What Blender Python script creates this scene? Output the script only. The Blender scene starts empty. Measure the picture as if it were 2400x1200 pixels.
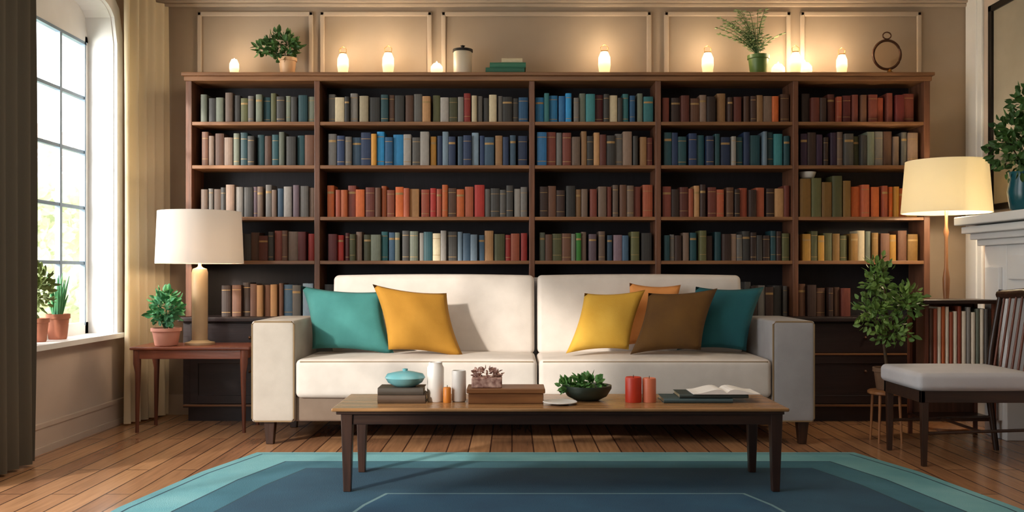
import bpy, bmesh, math, random
from mathutils import Vector, Matrix
R = random.Random(7)
scene = bpy.context.scene
COL = scene.collection
scene.view_settings.view_transform = 'Standard'

# ------------------------------------------------------------------ colour + materials
def lin(h):
    h = h.lstrip('#')
    c = [int(h[i:i+2], 16)/255 for i in (0, 2, 4)]
    return tuple((x/12.92 if x <= .04045 else ((x+.055)/1.055)**2.4) for x in c)+(1.0,)

def mat(name, c1, c2=None, rough=.6, scale=6, stretch=(1, 1, 1), bump=0.0, bscale=60, metal=0, emit=None, es=0, spec=.5, alpha=None, sheen=0):
    m = bpy.data.materials.new(name); m.use_nodes = True
    nt = m.node_tree; N = nt.nodes; L = nt.links
    p = N['Principled BSDF']
    p.inputs['Roughness'].default_value = rough
    p.inputs['Metallic'].default_value = metal
    p.inputs['Specular IOR Level'].default_value = spec
    if sheen: p.inputs['Sheen Weight'].default_value = sheen
    tc = N.new('ShaderNodeTexCoord'); mp = N.new('ShaderNodeMapping')
    mp.inputs['Scale'].default_value = stretch
    L.new(tc.outputs['Object'], mp.inputs['Vector'])
    nz = N.new('ShaderNodeTexNoise'); nz.inputs['Scale'].default_value = scale
    nz.inputs['Detail'].default_value = 5
    L.new(mp.outputs[0], nz.inputs['Vector'])
    cr = N.new('ShaderNodeValToRGB')
    cr.color_ramp.elements[0].position = .3; cr.color_ramp.elements[1].position = .7
    cr.color_ramp.elements[0].color = lin(c2 or c1); cr.color_ramp.elements[1].color = lin(c1)
    L.new(nz.outputs['Fac'], cr.inputs[0]); L.new(cr.outputs[0], p.inputs['Base Color'])
    if bump:
        n2 = N.new('ShaderNodeTexNoise'); n2.inputs['Scale'].default_value = bscale
        L.new(mp.outputs[0], n2.inputs['Vector'])
        b = N.new('ShaderNodeBump'); b.inputs['Strength'].default_value = bump; b.inputs['Distance'].default_value = .01
        L.new(n2.outputs['Fac'], b.inputs['Height']); L.new(b.outputs[0], p.inputs['Normal'])
    if emit:
        p.inputs['Emission Color'].default_value = lin(emit); p.inputs['Emission Strength'].default_value = es
    return m

def wood(name, c1, c2, rough=.4, axis=0, spec=.5):
    s = [14, 14, 14]; s[axis] = 1.2
    return mat(name, c1, c2, rough=rough, scale=2.2, stretch=tuple(s), bump=.08, bscale=5, spec=spec)

def translucent(name, c, tr=.5, emit=None, es=0):
    m = bpy.data.materials.new(name); m.use_nodes = True
    nt = m.node_tree; N = nt.nodes; L = nt.links
    p = N['Principled BSDF']; p.inputs['Base Color'].default_value = lin(c); p.inputs['Roughness'].default_value = .85
    nz = N.new('ShaderNodeTexNoise'); nz.inputs['Scale'].default_value = 120
    b = N.new('ShaderNodeBump'); b.inputs['Strength'].default_value = .1
    L.new(nz.outputs['Fac'], b.inputs['Height']); L.new(b.outputs[0], p.inputs['Normal'])
    if emit:
        p.inputs['Emission Color'].default_value = lin(emit); p.inputs['Emission Strength'].default_value = es
    t = N.new('ShaderNodeBsdfTranslucent'); t.inputs['Color'].default_value = lin(c)
    mx = N.new('ShaderNodeMixShader'); mx.inputs[0].default_value = tr
    L.new(p.outputs[0], mx.inputs[1]); L.new(t.outputs[0], mx.inputs[2])
    L.new(mx.outputs[0], N['Material Output'].inputs['Surface'])
    return m

def thin_glass(name, tint='ffffff', gl=.08):
    m = bpy.data.materials.new(name); m.use_nodes = True
    nt = m.node_tree; N = nt.nodes; L = nt.links
    t = N.new('ShaderNodeBsdfTransparent'); t.inputs[0].default_value = lin(tint)
    g = N.new('ShaderNodeBsdfGlossy'); g.inputs['Roughness'].default_value = .05
    mx = N.new('ShaderNodeMixShader'); mx.inputs[0].default_value = gl
    L.new(t.outputs[0], mx.inputs[1]); L.new(g.outputs[0], mx.inputs[2])
    L.new(mx.outputs[0], N['Material Output'].inputs['Surface'])
    return m

M = {}
M['wall'] = mat('wall_paint', 'a3917f', '9b8977', rough=.85, scale=3, bump=.03)
M['wall_l'] = mat('left_wall_paint', 'c6b6aa', 'beaea2', rough=.85, scale=3, bump=.03)
M['trimw'] = mat('white_trim', 'eeeded', 'e6e5e5', rough=.45, scale=4)
M['mould'] = mat('moulding_paint', 'b8a694', 'b09e8c', rough=.6, scale=4)
M['ceil'] = mat('ceiling_paint', 'cfc4b6', 'c8bdb0', rough=.9, scale=3)
M['case'] = wood('bookcase_wood', '7a503c', '583826', rough=.42, axis=2)
M['caseh'] = wood('bookcase_shelf_wood', '926644', '6c482e', rough=.4, axis=0)
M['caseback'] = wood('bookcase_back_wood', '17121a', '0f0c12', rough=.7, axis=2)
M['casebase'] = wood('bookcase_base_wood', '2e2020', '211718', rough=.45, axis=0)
M['dark'] = wood('dark_walnut', '3c261c', '261711', rough=.35, axis=0)
M['darkz'] = wood('dark_walnut_upright', '3c261c', '261711', rough=.35, axis=2)
M['red'] = wood('reddish_wood', '864a34', '623222', rough=.3, axis=0)
M['redz'] = wood('reddish_wood_upright', '7a4430', '542c1e', rough=.35, axis=2)
M['golz'] = wood('golden_wood_upright', 'a8744a', '845634', rough=.35, axis=2)
M['oak'] = wood('oak_wood', '8e6038', '6a4024', rough=.45, axis=0)
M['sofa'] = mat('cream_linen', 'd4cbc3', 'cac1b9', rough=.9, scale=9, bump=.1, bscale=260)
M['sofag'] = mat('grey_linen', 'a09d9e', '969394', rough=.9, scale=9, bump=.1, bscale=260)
M['piping'] = mat('brown_piping', '8b7355', '7c6649', rough=.8)
M['teal'] = mat('teal_cushion_cloth', '3f8480', '30706e', rough=.85, scale=5, bump=.15, bscale=200)
M['teald'] = mat('deep_teal_cushion_cloth', '125c64', '0c4c56', rough=.85, scale=5, bump=.15, bscale=200)
M['must'] = mat('mustard_cushion_cloth', 'b8842a', 'a6741c', rough=.85, scale=5, bump=.15, bscale=200)
M['yel'] = mat('yellow_cushion_cloth', 'd8ac44', 'c8982e', rough=.85, scale=5, bump=.15, bscale=200)
M['brn'] = mat('olive_brown_cushion_cloth', '664410', '52340c', rough=.85, scale=5, bump=.15, bscale=200)
M['orng'] = mat('orange_cushion_cloth', 'e09a58', 'd08440', rough=.85, scale=5, bump=.15, bscale=200)
M['leaf'] = mat('leaf_green', '6c9c50', '3c6c34', rough=.55, scale=9)
M['leafs'] = mat('leaf_soft_grey_green', '8a9c6c', '62784c', rough=.6, scale=9)
M['leafd'] = mat('leaf_dark_green', '4c7434', '2a4c26', rough=.55, scale=9)
M['leafy'] = mat('leaf_yellow_green', '7e9c4a', '466c30', rough=.55, scale=9)
M['leafo'] = mat('leaf_olive', '7c8a44', '546430', rough=.55, scale=9)
M['leaft'] = mat('leaf_blue_green', '5fa86c', '2f7150', rough=.55, scale=9)
M['stem'] = mat('stem_brown', '5a4226', '3d2c18', rough=.7)
M['soil'] = mat('soil', '2c1d14', '1a110c', rough=.95, scale=30)
M['terra'] = mat('terracotta', 'b8745a', 'a0644a', rough=.75)
M['clay'] = mat('brown_clay', '7a5c44', '664a36', rough=.75)
M['pink'] = mat('pink_clay', 'd89a86', 'c88a78', rough=.7)
M['cream'] = mat('cream_ceramic', 'd4c8b6', 'c6baa6', rough=.4)
M['peach'] = mat('peach_ceramic', 'd8ae84', 'c89c74', rough=.5)
M['white'] = mat('white_ceramic', 'e0dcd8', 'd6d2ce', rough=.35)
M['blk'] = mat('black_metal', '1d1714', '140f0d', rough=.4, metal=.4)
M['brass'] = mat('brass', 'b08040', '906428', rough=.35, metal=.8)
M['bronze'] = mat('bronze_brown', '5c3a22', '44281a', rough=.4, metal=.4)
M['tealc'] = mat('teal_ceramic', '6ca2a8', '508c96', rough=.3)
M['tealp'] = mat('dark_teal_glaze', '0f5a66', '0a4652', rough=.25)
M['greenc'] = mat('green_ceramic', '5c7c3c', '4a6830', rough=.4)
M['redc'] = mat('red_wax', 'c4381e', 'ac2c16', rough=.45)
M['orgc'] = mat('coral_wax', 'd87c5c', 'c86c4c', rough=.45)
M['orange'] = mat('orange_wax', 'd0802c', 'c07020', rough=.45)
M['tan'] = mat('tan_stoneware', 'b49c7a', 'a28868', rough=.5, scale=5)
M['bowl'] = mat('dark_green_bowl', '2b3a30', '1f2b24', rough=.4)
M['paper'] = mat('paper', 'ece8e4', 'deDad6', rough=.8)
M['pages'] = mat('book_pages', 'b8aa8c', 'a49678', rough=.9, scale=40)
M['gold'] = mat('gilt_band', 'a8885a', '94764a', rough=.5, metal=.3)
M['flame'] = mat('flame_glow', 'ffeccc', rough=.5, emit='fff0d0', es=20)
M['bulb'] = mat('bulb_glow', 'ffe8c8', rough=.5, emit='ffe6c0', es=8)
M['wax'] = mat('candle_wax', 'fff0d8', rough=.5, emit='ffe6bc', es=1.0)
M['glass'] = thin_glass('window_glass', gl=.03)
M['jar'] = translucent('frosted_jar_glass', 'fff4e4', .6, 'ffe4b8', .5)
M['shade1'] = translucent('linen_lamp_shade', 'e8e2dc', .25, 'ffe4c8', .05)
M['shade2'] = translucent('cream_lamp_shade', 'f2ead2', .38, 'ffecc4', .14)
M['curt'] = translucent('cream_curtain_cloth', 'f0e4ca', .4)
M['curtd'] = translucent('taupe_curtain_cloth', '625a4e', .1)
M['brick'] = mat('firebox_soot', '241c19', '15100e', rough=.95, scale=20)
M['mirror'] = mat('grey_canvas', 'a39a8c', '8f8779', rough=.8, scale=2)
M['patt'] = mat('patterned_pink_box', 'd8b4a4', '6e3c34', rough=.6, scale=45)
M['gtree'] = translucent('glowing_garden_leaves', 'd0d6b8', .5, 'e4ead0', .6)  # leaves glow by emission, standing in for daylight on the backlit trees
M['gtree2'] = translucent('glowing_autumn_leaves', 'ecd6c0', .5, 'f6e6d6', .6)  # same painted-in glow for the autumn leaves
M['lawn'] = mat('lawn', 'b0bc90', '9cac80', rough=.95, scale=5)

def floor_mat():
    m = bpy.data.materials.new('oak_floor_planks'); m.use_nodes = True
    nt = m.node_tree; N = nt.nodes; L = nt.links; p = N['Principled BSDF']
    tc = N.new('ShaderNodeTexCoord'); mp = N.new('ShaderNodeMapping')
    mp.inputs['Rotation'].default_value = (0, 0, math.radians(90))
    L.new(tc.outputs['Object'], mp.inputs[0])
    br = N.new('ShaderNodeTexBrick'); br.offset = .37; br.inputs['Scale'].default_value = 1
    br.inputs['Brick Width'].default_value = 1.5; br.inputs['Row Height'].default_value = .13
    br.inputs['Mortar Size'].default_value = .0045; br.inputs['Mortar Smooth'].default_value = .1
    br.inputs['Color1'].default_value = lin('bc8c64'); br.inputs['Color2'].default_value = lin('9a6e50')
    br.inputs['Mortar'].default_value = lin('543628')
    L.new(mp.outputs[0], br.inputs['Vector'])
    mp2 = N.new('ShaderNodeMapping'); mp2.inputs['Scale'].default_value = (16, 1.1, 1)
    L.new(tc.outputs['Object'], mp2.inputs[0])
    nz = N.new('ShaderNodeTexNoise'); nz.inputs['Scale'].default_value = 3; nz.inputs['Detail'].default_value = 6
    L.new(mp2.outputs[0], nz.inputs['Vector'])
    mx = N.new('ShaderNodeMix'); mx.data_type = 'RGBA'; mx.blend_type = 'OVERLAY'; mx.inputs['Factor'].default_value = .4
    L.new(br.outputs['Color'], mx.inputs[6]); L.new(nz.outputs['Fac'], mx.inputs[7])
    L.new(mx.outputs[2], p.inputs['Base Color'])
    p.inputs['Roughness'].default_value = .2
    b = N.new('ShaderNodeBump'); b.inputs['Strength'].default_value = .25; b.inputs['Distance'].default_value = .004
    inv = N.new('ShaderNodeMath'); inv.operation = 'SUBTRACT'; inv.inputs[0].default_value = 1
    L.new(br.outputs['Fac'], inv.inputs[1]); L.new(inv.outputs[0], b.inputs['Height']); L.new(b.outputs[0], p.inputs['Normal'])
    return m
M['floor'] = floor_mat()

def book_mat(name, attr):
    m = bpy.data.materials.new(name); m.use_nodes = True
    nt = m.node_tree; N = nt.nodes; L = nt.links; p = N['Principled BSDF']
    if attr:
        s = N.new('ShaderNodeVertexColor'); s.layer_name = 'col'; so = s.outputs['Color']
    else:
        s = N.new('ShaderNodeObjectInfo'); so = s.outputs['Color']
    tc = N.new('ShaderNodeTexCoord')
    nz = N.new('ShaderNodeTexNoise'); nz.inputs['Scale'].default_value = 6
    L.new(tc.outputs['Object'], nz.inputs['Vector'])
    mr = N.new('ShaderNodeMapRange'); mr.inputs['To Min'].default_value = .75; mr.inputs['To Max'].default_value = 1.15
    L.new(nz.outputs['Fac'], mr.inputs['Value'])
    mx = N.new('ShaderNodeVectorMath'); mx.operation = 'SCALE'
    L.new(so, mx.inputs[0]); L.new(mr.outputs[0], mx.inputs['Scale'])
    L.new(mx.outputs[0], p.inputs['Base Color']); p.inputs['Roughness'].default_value = .55
    return m
M['book'] = book_mat('book_cloth', False)
M['bookv'] = book_mat('book_cloth_mixed', True)

# ------------------------------------------------------------------ mesh builder
WL = {}
class B:
    def __init__(s): s.v = []; s.f = []; s.m = []
    def add(s, vs, fs, mi=0):
        o = len(s.v); s.v += [tuple(a) for a in vs]
        for f in fs: s.f.append(tuple(i+o for i in f)); s.m.append(mi)
        return s
    def box(s, x0, x1, y0, y1, z0, z1, mi=0):
        v = [(x, y, z) for x in (x0, x1) for y in (y0, y1) for z in (z0, z1)]
        return s.add(v, [(0, 1, 3, 2), (4, 6, 7, 5), (0, 4, 5, 1), (2, 3, 7, 6), (0, 2, 6, 4), (1, 5, 7, 3)], mi)
    def leg(s, x, y, z0, z1, w0, w1, dx=0, dy=0, mi=0):
        a = w0/2; b = w1/2
        v = [(x+dx+i*a, y+dy+j*a, z0) for i, j in ((-1, -1), (1, -1), (1, 1), (-1, 1))]+[(x+i*b, y+j*b, z1) for i, j in ((-1, -1), (1, -1), (1, 1), (-1, 1))]
        return s.add(v, [(3, 2, 1, 0), (4, 5, 6, 7), (0, 1, 5, 4), (1, 2, 6, 5), (2, 3, 7, 6), (3, 0, 4, 7)], mi)
    def lathe(s, prof, x, y, z, seg=28, mi=0, sq=1.0):
        vs = []; fs = []; n = len(prof)
        for r, h in prof:
            for k in range(seg):
                a = 2*math.pi*k/seg
                vs.append((x+r*math.cos(a), y+r*math.sin(a)*sq, z+h))
        for i in range(n-1):
            for k in range(seg):
                k2 = (k+1) % seg
                fs.append((i*seg+k, i*seg+k2, (i+1)*seg+k2, (i+1)*seg+k))
        if prof[0][0] > 1e-5: fs.append(tuple(range(seg-1, -1, -1)))
        if prof[-1][0] > 1e-5: fs.append(tuple((n-1)*seg+k for k in range(seg)))
        return s.add(vs, fs, mi)
    def tube(s, pts, rs, seg=8, mi=0, closed=False):
        pts = [Vector(p) for p in pts]
        if not isinstance(rs, (list, tuple)): rs = [rs]*len(pts)
        vs = []; fs = []; n = len(pts)
        for i, p in enumerate(pts):
            if closed: d = pts[(i+1) % n]-pts[i-1]
            else: d = pts[min(i+1, n-1)]-pts[max(i-1, 0)]
            d.normalize()
            up = Vector((0, 0, 1)) if abs(d.z) < .92 else Vector((0, 1, 0))
            a = d.cross(up).normalized(); b = d.cross(a).normalized()
            for k in range(seg):
                t = 2*math.pi*k/seg
                vs.append(p+a*math.cos(t)*rs[i]+b*math.sin(t)*rs[i])
        rng = n if closed else n-1
        for i in range(rng):
            j = (i+1) % n
            for k in range(seg):
                k2 = (k+1) % seg
                fs.append((i*seg+k, i*seg+k2, j*seg+k2, j*seg+k))
        if not closed:
            fs.append(tuple(range(seg-1, -1, -1))); fs.append(tuple((n-1)*seg+k for k in range(seg)))
        return s.add(vs, fs, mi)
    def leafq(s, p, d, L, W, mi=0, fold=.2):
        p = Vector(p); d = Vector(d).normalized()
        r = Vector((R.uniform(-1, 1), R.uniform(-1, 1), R.uniform(-1, 1)))
        a = d.cross(r).normalized(); n = d.cross(a).normalized()
        vs = [p, p+d*L*.35+a*W*.5+n*fold*W, p+d*L*.75+a*W*.35+n*fold*W*.5, p+d*L, p+d*L*.75-a*W*.35+n*fold*W*.5, p+d*L*.35-a*W*.5+n*fold*W, p+d*L*.5]
        return s.add(vs, [(0, 1, 6), (1, 2, 6), (2, 3, 6), (3, 4, 6), (4, 5, 6), (5, 0, 6)], mi)
    def bush(s, c, r, n, L, W, mi=0, droop=0, shell=.55):
        for _ in range(n):
            while True:
                q = Vector((R.uniform(-1, 1), R.uniform(-1, 1), R.uniform(-1, 1)))
                if .01 < q.length < 1: break
            q = q.normalized()*(shell+(1-shell)*R.random())
            p = Vector((c[0]+q.x*r[0], c[1]+q.y*r[1], c[2]+q.z*r[2]))
            d = q+Vector((R.uniform(-.6, .6), R.uniform(-.6, .6), R.uniform(-.4, .7)-droop))
            s.leafq(p, d, L*R.uniform(.7, 1.2), W*R.uniform(.7, 1.2), mi)
        return s
    def soft(s, x0, x1, y0, y1, z0, z1, r=.04, bulge=(0, 0, 0), n=14, mi=0, taper=None):
        bm = bmesh.new(); bmesh.ops.create_cube(bm, size=2)
        bmesh.ops.subdivide_edges(bm, edges=bm.edges[:], cuts=n, use_grid_fill=True)
        hx, hy, hz = (x1-x0)/2, (y1-y0)/2, (z1-z0)/2
        cx, cy, cz = (x0+x1)/2, (y0+y1)/2, (z0+z1)/2
        def e(t, h):
            k = min(.45, r/h); a = abs(t)
            q = a/.55*(1-k) if a < .55 else (1-k)+k*(a-.55)/.45
            return math.copysign(q, t)
        vs = []
        bm.verts.index_update()
        for v in bm.verts:
            u = Vector((e(v.co.x, hx), e(v.co.y, hy), e(v.co.z, hz)))
            q = Vector((u.x*hx, u.y*hy, u.z*hz))
            c = Vector((max(-hx+r, min(hx-r, q.x)), max(-hy+r, min(hy-r, q.y)), max(-hz+r, min(hz-r, q.z))))
            d = q-c
            if d.length > 1e-7: q = c+d.normalized()*r
            fx = (1-u.y**2)*(1-u.z**2); fy = (1-u.x**2)*(1-u.z**2); fz = (1-u.x**2)*(1-u.y**2)
            q.x += bulge[0]*fx*u.x; q.y += bulge[1]*fy*u.y; q.z += bulge[2]*fz*u.z
            vs.append((cx+q.x, cy+q.y, cz+q.z))
        fs = [tuple(v.index for v in f.verts) for f in bm.faces]
        bm.free()
        return s.add(vs, fs, mi)
    def make(s, name, mats, parent=None, smooth=False, bevel=0, bseg=2, origin=None, label=None, cat=None, kind=None, group=None):
        if not isinstance(mats, (list, tuple)): mats = [mats]
        if parent is not None:
            o = WL[parent]
            base = o if origin is None else Vector(origin)
        else:
            if origin is None:
                xs = [v[0] for v in s.v]; ys = [v[1] for v in s.v]; zs = [v[2] for v in s.v]
                origin = ((min(xs)+max(xs))/2, (min(ys)+max(ys))/2, min(zs))
            base = Vector(origin); o = Vector((0, 0, 0))
        me = bpy.data.meshes.new(name)
        me.from_pydata([(v[0]-base[0], v[1]-base[1], v[2]-base[2]) for v in s.v], [], s.f)
        for m_ in mats: me.materials.append(m_ if not isinstance(m_, str) else M[m_])
        for i, pg in enumerate(me.polygons):
            pg.material_index = s.m[i]; pg.use_smooth = smooth
        bm = bmesh.new(); bm.from_mesh(me); bmesh.ops.recalc_face_normals(bm, faces=bm.faces[:]); bm.to_mesh(me); bm.free()
        ob = bpy.data.objects.new(name, me); COL.objects.link(ob)
        ob.location = base-o
        if parent is not None: ob.parent = parent
        WL[ob] = Vector(base)
        if bevel:
            b = ob.modifiers.new('bevel', 'BEVEL'); b.width = bevel; b.segments = bseg; b.limit_method = 'ANGLE'
        if smooth and bevel == 0:
            try:
                me.set_sharp_from_angle(angle=math.radians(50))
            except Exception: pass
        tag(ob, label, cat, kind, group)
        return ob

def tag(ob, label=None, cat=None, kind=None, group=None):
    if label: ob['label'] = label
    if cat: ob['category'] = cat
    if kind: ob['kind'] = kind
    if group: ob['group'] = group

def thing(name, loc, label, cat, group=None):
    e = bpy.data.objects.new(name, None); e.empty_display_size = .1
    COL.objects.link(e); e.location = loc; WL[e] = Vector(loc)
    tag(e, label, cat, None, group)
    return e

def light(name, typ, loc, energy, color, parent=None, **k):
    l = bpy.data.lights.new(name, typ); l.energy = energy; l.color = color
    for a, b in k.items(): setattr(l, a, b)
    o = bpy.data.objects.new(name, l); COL.objects.link(o)
    if parent: o.parent = parent; o.location = Vector(loc)-WL[parent]
    else: o.location = loc
    return o

# ------------------------------------------------------------------ ROOM
XL, XR, YB, YF, ZC = -2.78, 3.42, 7.05, -1.5, 3.16
B().box(-3.0, 3.62, YF-.2, YB+.2, -.1, 0).make('floor', 'floor', kind='structure', origin=(0, 0, 0))
B().box(-3.0, 3.62, YF-.2, YB+.2, ZC, ZC+.1).make('ceiling', 'ceil', kind='structure')
B().box(-3.0, 3.62, YB, YB+.2, 0, ZC).make('wall_back', 'wall', kind='structure')
B().box(-3.0, 3.62, YF-.2, YF, 0, ZC).make('wall_front', 'wall', kind='structure')
B().box(XR, XR+.2, YF, YB, 0, ZC).make('wall_right', 'wall_l', kind='structure')
b = B()
y0, y1, zs = 5.40, 6.55, .62
v0, v1 = 1.3, 4.4      # unseen tall glazed doors nearer the viewer, added to let sunlight in
b.box(-3.0, XL, YF, v0, 0, ZC); b.box(-3.0, XL, v1, y0, 0, ZC); b.box(-3.0, XL, v0, v1, 2.75, ZC)
b.box(-3.0, XL, y1, YB, 0, ZC); b.box(-3.0, XL, y0, y1, 0, zs)
n = 24
def zt(y):
    t = abs((y-(y0+y1)/2)/((y1-y0)/2)); return 2.66+.26*max(0, (1-t**5))**(1/2.6)
for i in range(n):
    a = y0+(y1-y0)*i/n; c = y0+(y1-y0)*(i+1)/n
    za, zc_ = zt(a), zt(c)
    v = [(-3.0, a, za), (XL, a, za), (XL, c, zc_), (-3.0, c, zc_), (-3.0, a, ZC), (XL, a, ZC), (XL, c, ZC), (-3.0, c, ZC)]
    b.add(v, [(0, 1, 2, 3), (4, 7, 6, 5), (0, 4, 5, 1), (1, 5, 6, 2), (2, 6, 7, 3), (3, 7, 4, 0)])
b.make('wall_left', 'wall_l', kind='structure')
b = B()
pts = [(y0, zs)]+[(y0+(y1-y0)*i/n, zt(y0+(y1-y0)*i/n)) for i in range(n+1)]+[(y1, zs)]
cy, cz = (y0+y1)/2, 1.6
out = []
for (yy, zz) in pts:
    if zz == zs: oy = yy+(-.09 if yy < cy else .09); oz = zz
    else: oy = cy+(yy-cy)*(1+.09/((y1-y0)/2)); oz = zz+.08
    out.append((oy, oz))
for i in range(len(pts)-1):
    v = []
    for X in (XL, XL+.025):
        v += [(X, pts[i][0], pts[i][1]), (X, pts[i+1][0], pts[i+1][1]), (X, out[i+1][0], out[i+1][1]), (X, out[i][0], out[i][1])]
    b.add(v, [(0, 1, 2, 3), (7, 6, 5, 4), (0, 4, 5, 1), (1, 5, 6, 2), (2, 6, 7, 3), (3, 7, 4, 0)])
for i in range(len(pts)-1):
    v = [(-2.985, pts[i][0], pts[i][1]), (XL, pts[i][0], pts[i][1]), (XL, pts[i+1][0], pts[i+1][1]), (-2.985, pts[i+1][0], pts[i+1][1])]
    s_ = .006
    w = [(p[0], p[1]+(cy-p[1])*.01, p[2]-s_) for p in v]
    b.add(v+w, [(0, 1, 2, 3), (7, 6, 5, 4), (0, 4, 5, 1), (1, 5, 6, 2), (2, 6, 7, 3), (3, 7, 4, 0)])
b.box(-2.985, -2.72, y0-.1, y1+.1, zs-.01, zs+.022)
b.make('trim_1', 'trimw', kind='structure')
b = B(); xa, xb = -2.995, -2.955
b.box(xa, xb, y0, y1, .64, .72); b.box(xa, xb, y0, y1, 2.66, 2.95)
b.box(xa, xb, y0, y0+.05, .64, 2.7); b.box(xa, xb, y1-.05, y1, .64, 2.7)
win = b.make('window_1', 'trimw', kind='structure')
b = B()
for yy in (5.765, 6.156): b.box(xa+.005, xb-.002, yy-.015, yy+.015, .7, 2.68)
for zz in (1.13, 1.51, 1.895, 2.27): b.box(xa+.006, xb-.004, y0+.03, y1-.03, zz-.011, zz+.011)
b.box(xa+.006, xb+.002, y0+.03, y1-.03, 2.64, 2.66); b.box(xa+.006, xb+.002, y1-.06, y1-.045, .7, 2.66)
b.make('muntins', mat('blue_grey_muntin', '8498ac', '73899e', rough=.5), parent=win)
B().box(-2.977, -2.973, y0+.04, y1-.04, .71, 2.67).make('glass', 'glass', parent=win)
b = B()
b.box(xa, xb, v0, v1, 0, .06); b.box(xa, xb, v0, v1, 2.69, 2.75)
for yy in (v0+.03, (v0+v1)/2, v1-.03): b.box(xa, xb, yy-.03, yy+.03, .06, 2.7)
for zz in (.7, 1.7): b.box(xa+.006, xb-.003, v0, v1, zz-.012, zz+.012)
b.make('added_door_1', 'trimw', kind='structure')  # out-of-view door frame, added with its opening for the light
b = B(); b.box(XL, XL+.02, YF, v0-.02, 0, .17); b.box(XL, XL+.02, v1+.02, YB, 0, .17); b.box(XL, XL+.03, v1+.02, YB, 0, .04); b.box(XL, XL+.026, v1+.02, YB, .15, .175)
b.make('baseboard_left', 'wall_l', kind='structure')
b = B(); b.box(XL, XR, YB-.02, YB, 0, .15); b.make('baseboard_back', 'mould', kind='structure')
b = B(); b.box(XR-.02, XR, YF, 4.9, 0, .15); b.box(XR-.02, XR, 6.3, YB, 0, .15); b.make('baseboard_right', 'trimw', kind='structure')
b = B(); b.box(XL, XR, YB-.05, YB, 3.08, 3.16); b.box(XL, XR, YB-.03, YB, 3.055, 3.08)
b.make('trim_2', 'mould', kind='structure', bevel=.006)
def frame(i, xa, xb, za=2.4, zb=3.02):
    b = B(); t = .035; d0, d1 = YB-.022, YB
    b.box(xa, xb, d0, d1, zb-t, zb); b.box(xa, xb, d0, d1, za, za+t)
    b.box(xa, xa+t, d0, d1, za, zb); b.box(xb-t, xb, d0, d1, za, zb)
    b.make('trim_%d' % i, 'mould', kind='structure', bevel=.008)
for i, (xa, xb) in enumerate([(-2.36, -1.49), (-1.44, -.60), (-.53, 1.045), (1.14, 2.09), (2.16, 3.07)]): frame(3+i, xa, xb)
b = B(); b.box(XR-.03, XR, 6.86, 6.98, .15, 3.1); b.box(XR-.02, XR, 6.8, 7.04, .15, 3.1); b.make('trim_8', 'trimw', kind='structure', bevel=.005)

# ------------------------------------------------------------------ BOOKCASE
bc = thing('bookcase', (.33, 6.85, 0), 'wide dark brown wooden bookcase with open shelves against the wall', 'bookcase')
BF = 6.75
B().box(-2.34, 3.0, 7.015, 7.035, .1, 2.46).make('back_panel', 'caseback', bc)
for x in (-2.347, 2.963):
    B().box(x, x+.044, BF, 7.03, .747, 2.45).make('side_panel', 'case', bc, bevel=.004)
for x in (-1.402, .144, 1.052, 2.04):
    B().box(x-.02, x+.02, BF, 7.02, .747, 2.45).make('divider', 'case', bc, bevel=.004)
b = B(); b.box(-2.37, 3.03, BF-.03, 7.035, 2.475, 2.50); b.box(-2.355, 3.015, BF-.015, 7.035, 2.44, 2.475)
b.make('top_board', 'caseh', bc, bevel=.005)
bays = [(-2.303, -1.422), (-1.382, .124), (.164, 1.032), (1.072, 2.02), (2.06, 2.963)]
shelf_z = [2.149, 1.836, 1.465, 1.149]
for z in shelf_z:
    for a, c in bays:
        B().box(a, c, BF+.004, 7.016, z-.025, z).make('shelf', 'caseh', bc, bevel=.002)
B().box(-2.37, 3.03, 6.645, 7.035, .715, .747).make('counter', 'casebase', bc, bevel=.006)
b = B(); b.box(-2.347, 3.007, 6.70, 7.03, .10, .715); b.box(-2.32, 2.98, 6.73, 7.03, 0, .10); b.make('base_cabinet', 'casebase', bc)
for a, c in bays:
    m_ = (a+c)/2
    spans = [(a, c)] if c-a < 1.2 else [(a, m_-.005), (m_+.005, c)]
    for p, q in spans:
        dr = B().box(p+.01, q-.01, 6.682, 6.70, .49, .705).make('drawer', 'casebase', bc, bevel=.005)
        b = B(); b.box(p+.01, q-.01, 6.688, 6.70, .13, .475)
        for aa in ((p+.01, p+.07), (q-.07, q-.01)): b.box(aa[0], aa[1], 6.680, 6.70, .13, .475)
        for zz in ((.13, .19), (.415, .475)): b.box(p+.01, q-.01, 6.681, 6.70, zz[0], zz[1])
        do = b.make('door', 'casebase', bc, bevel=.003)
        for zz, par in ((.6, dr), (.36, do)):
            B().lathe([(0, -.012), (.008, -.01), (.013, 0), (.008, .01), (0, .012)], (p+q)/2, 6.672, zz, 12).make('knob', 'bronze', par, smooth=True)
B().box(-2.34, 3.0, 6.676, 6.70, .476, .489).make('rail', 'caseh', bc, bevel=.002)
B().box(-2.34, 3.0, 6.676, 6.70, .11, .125).make('rail', 'caseh', bc, bevel=.002)

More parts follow.
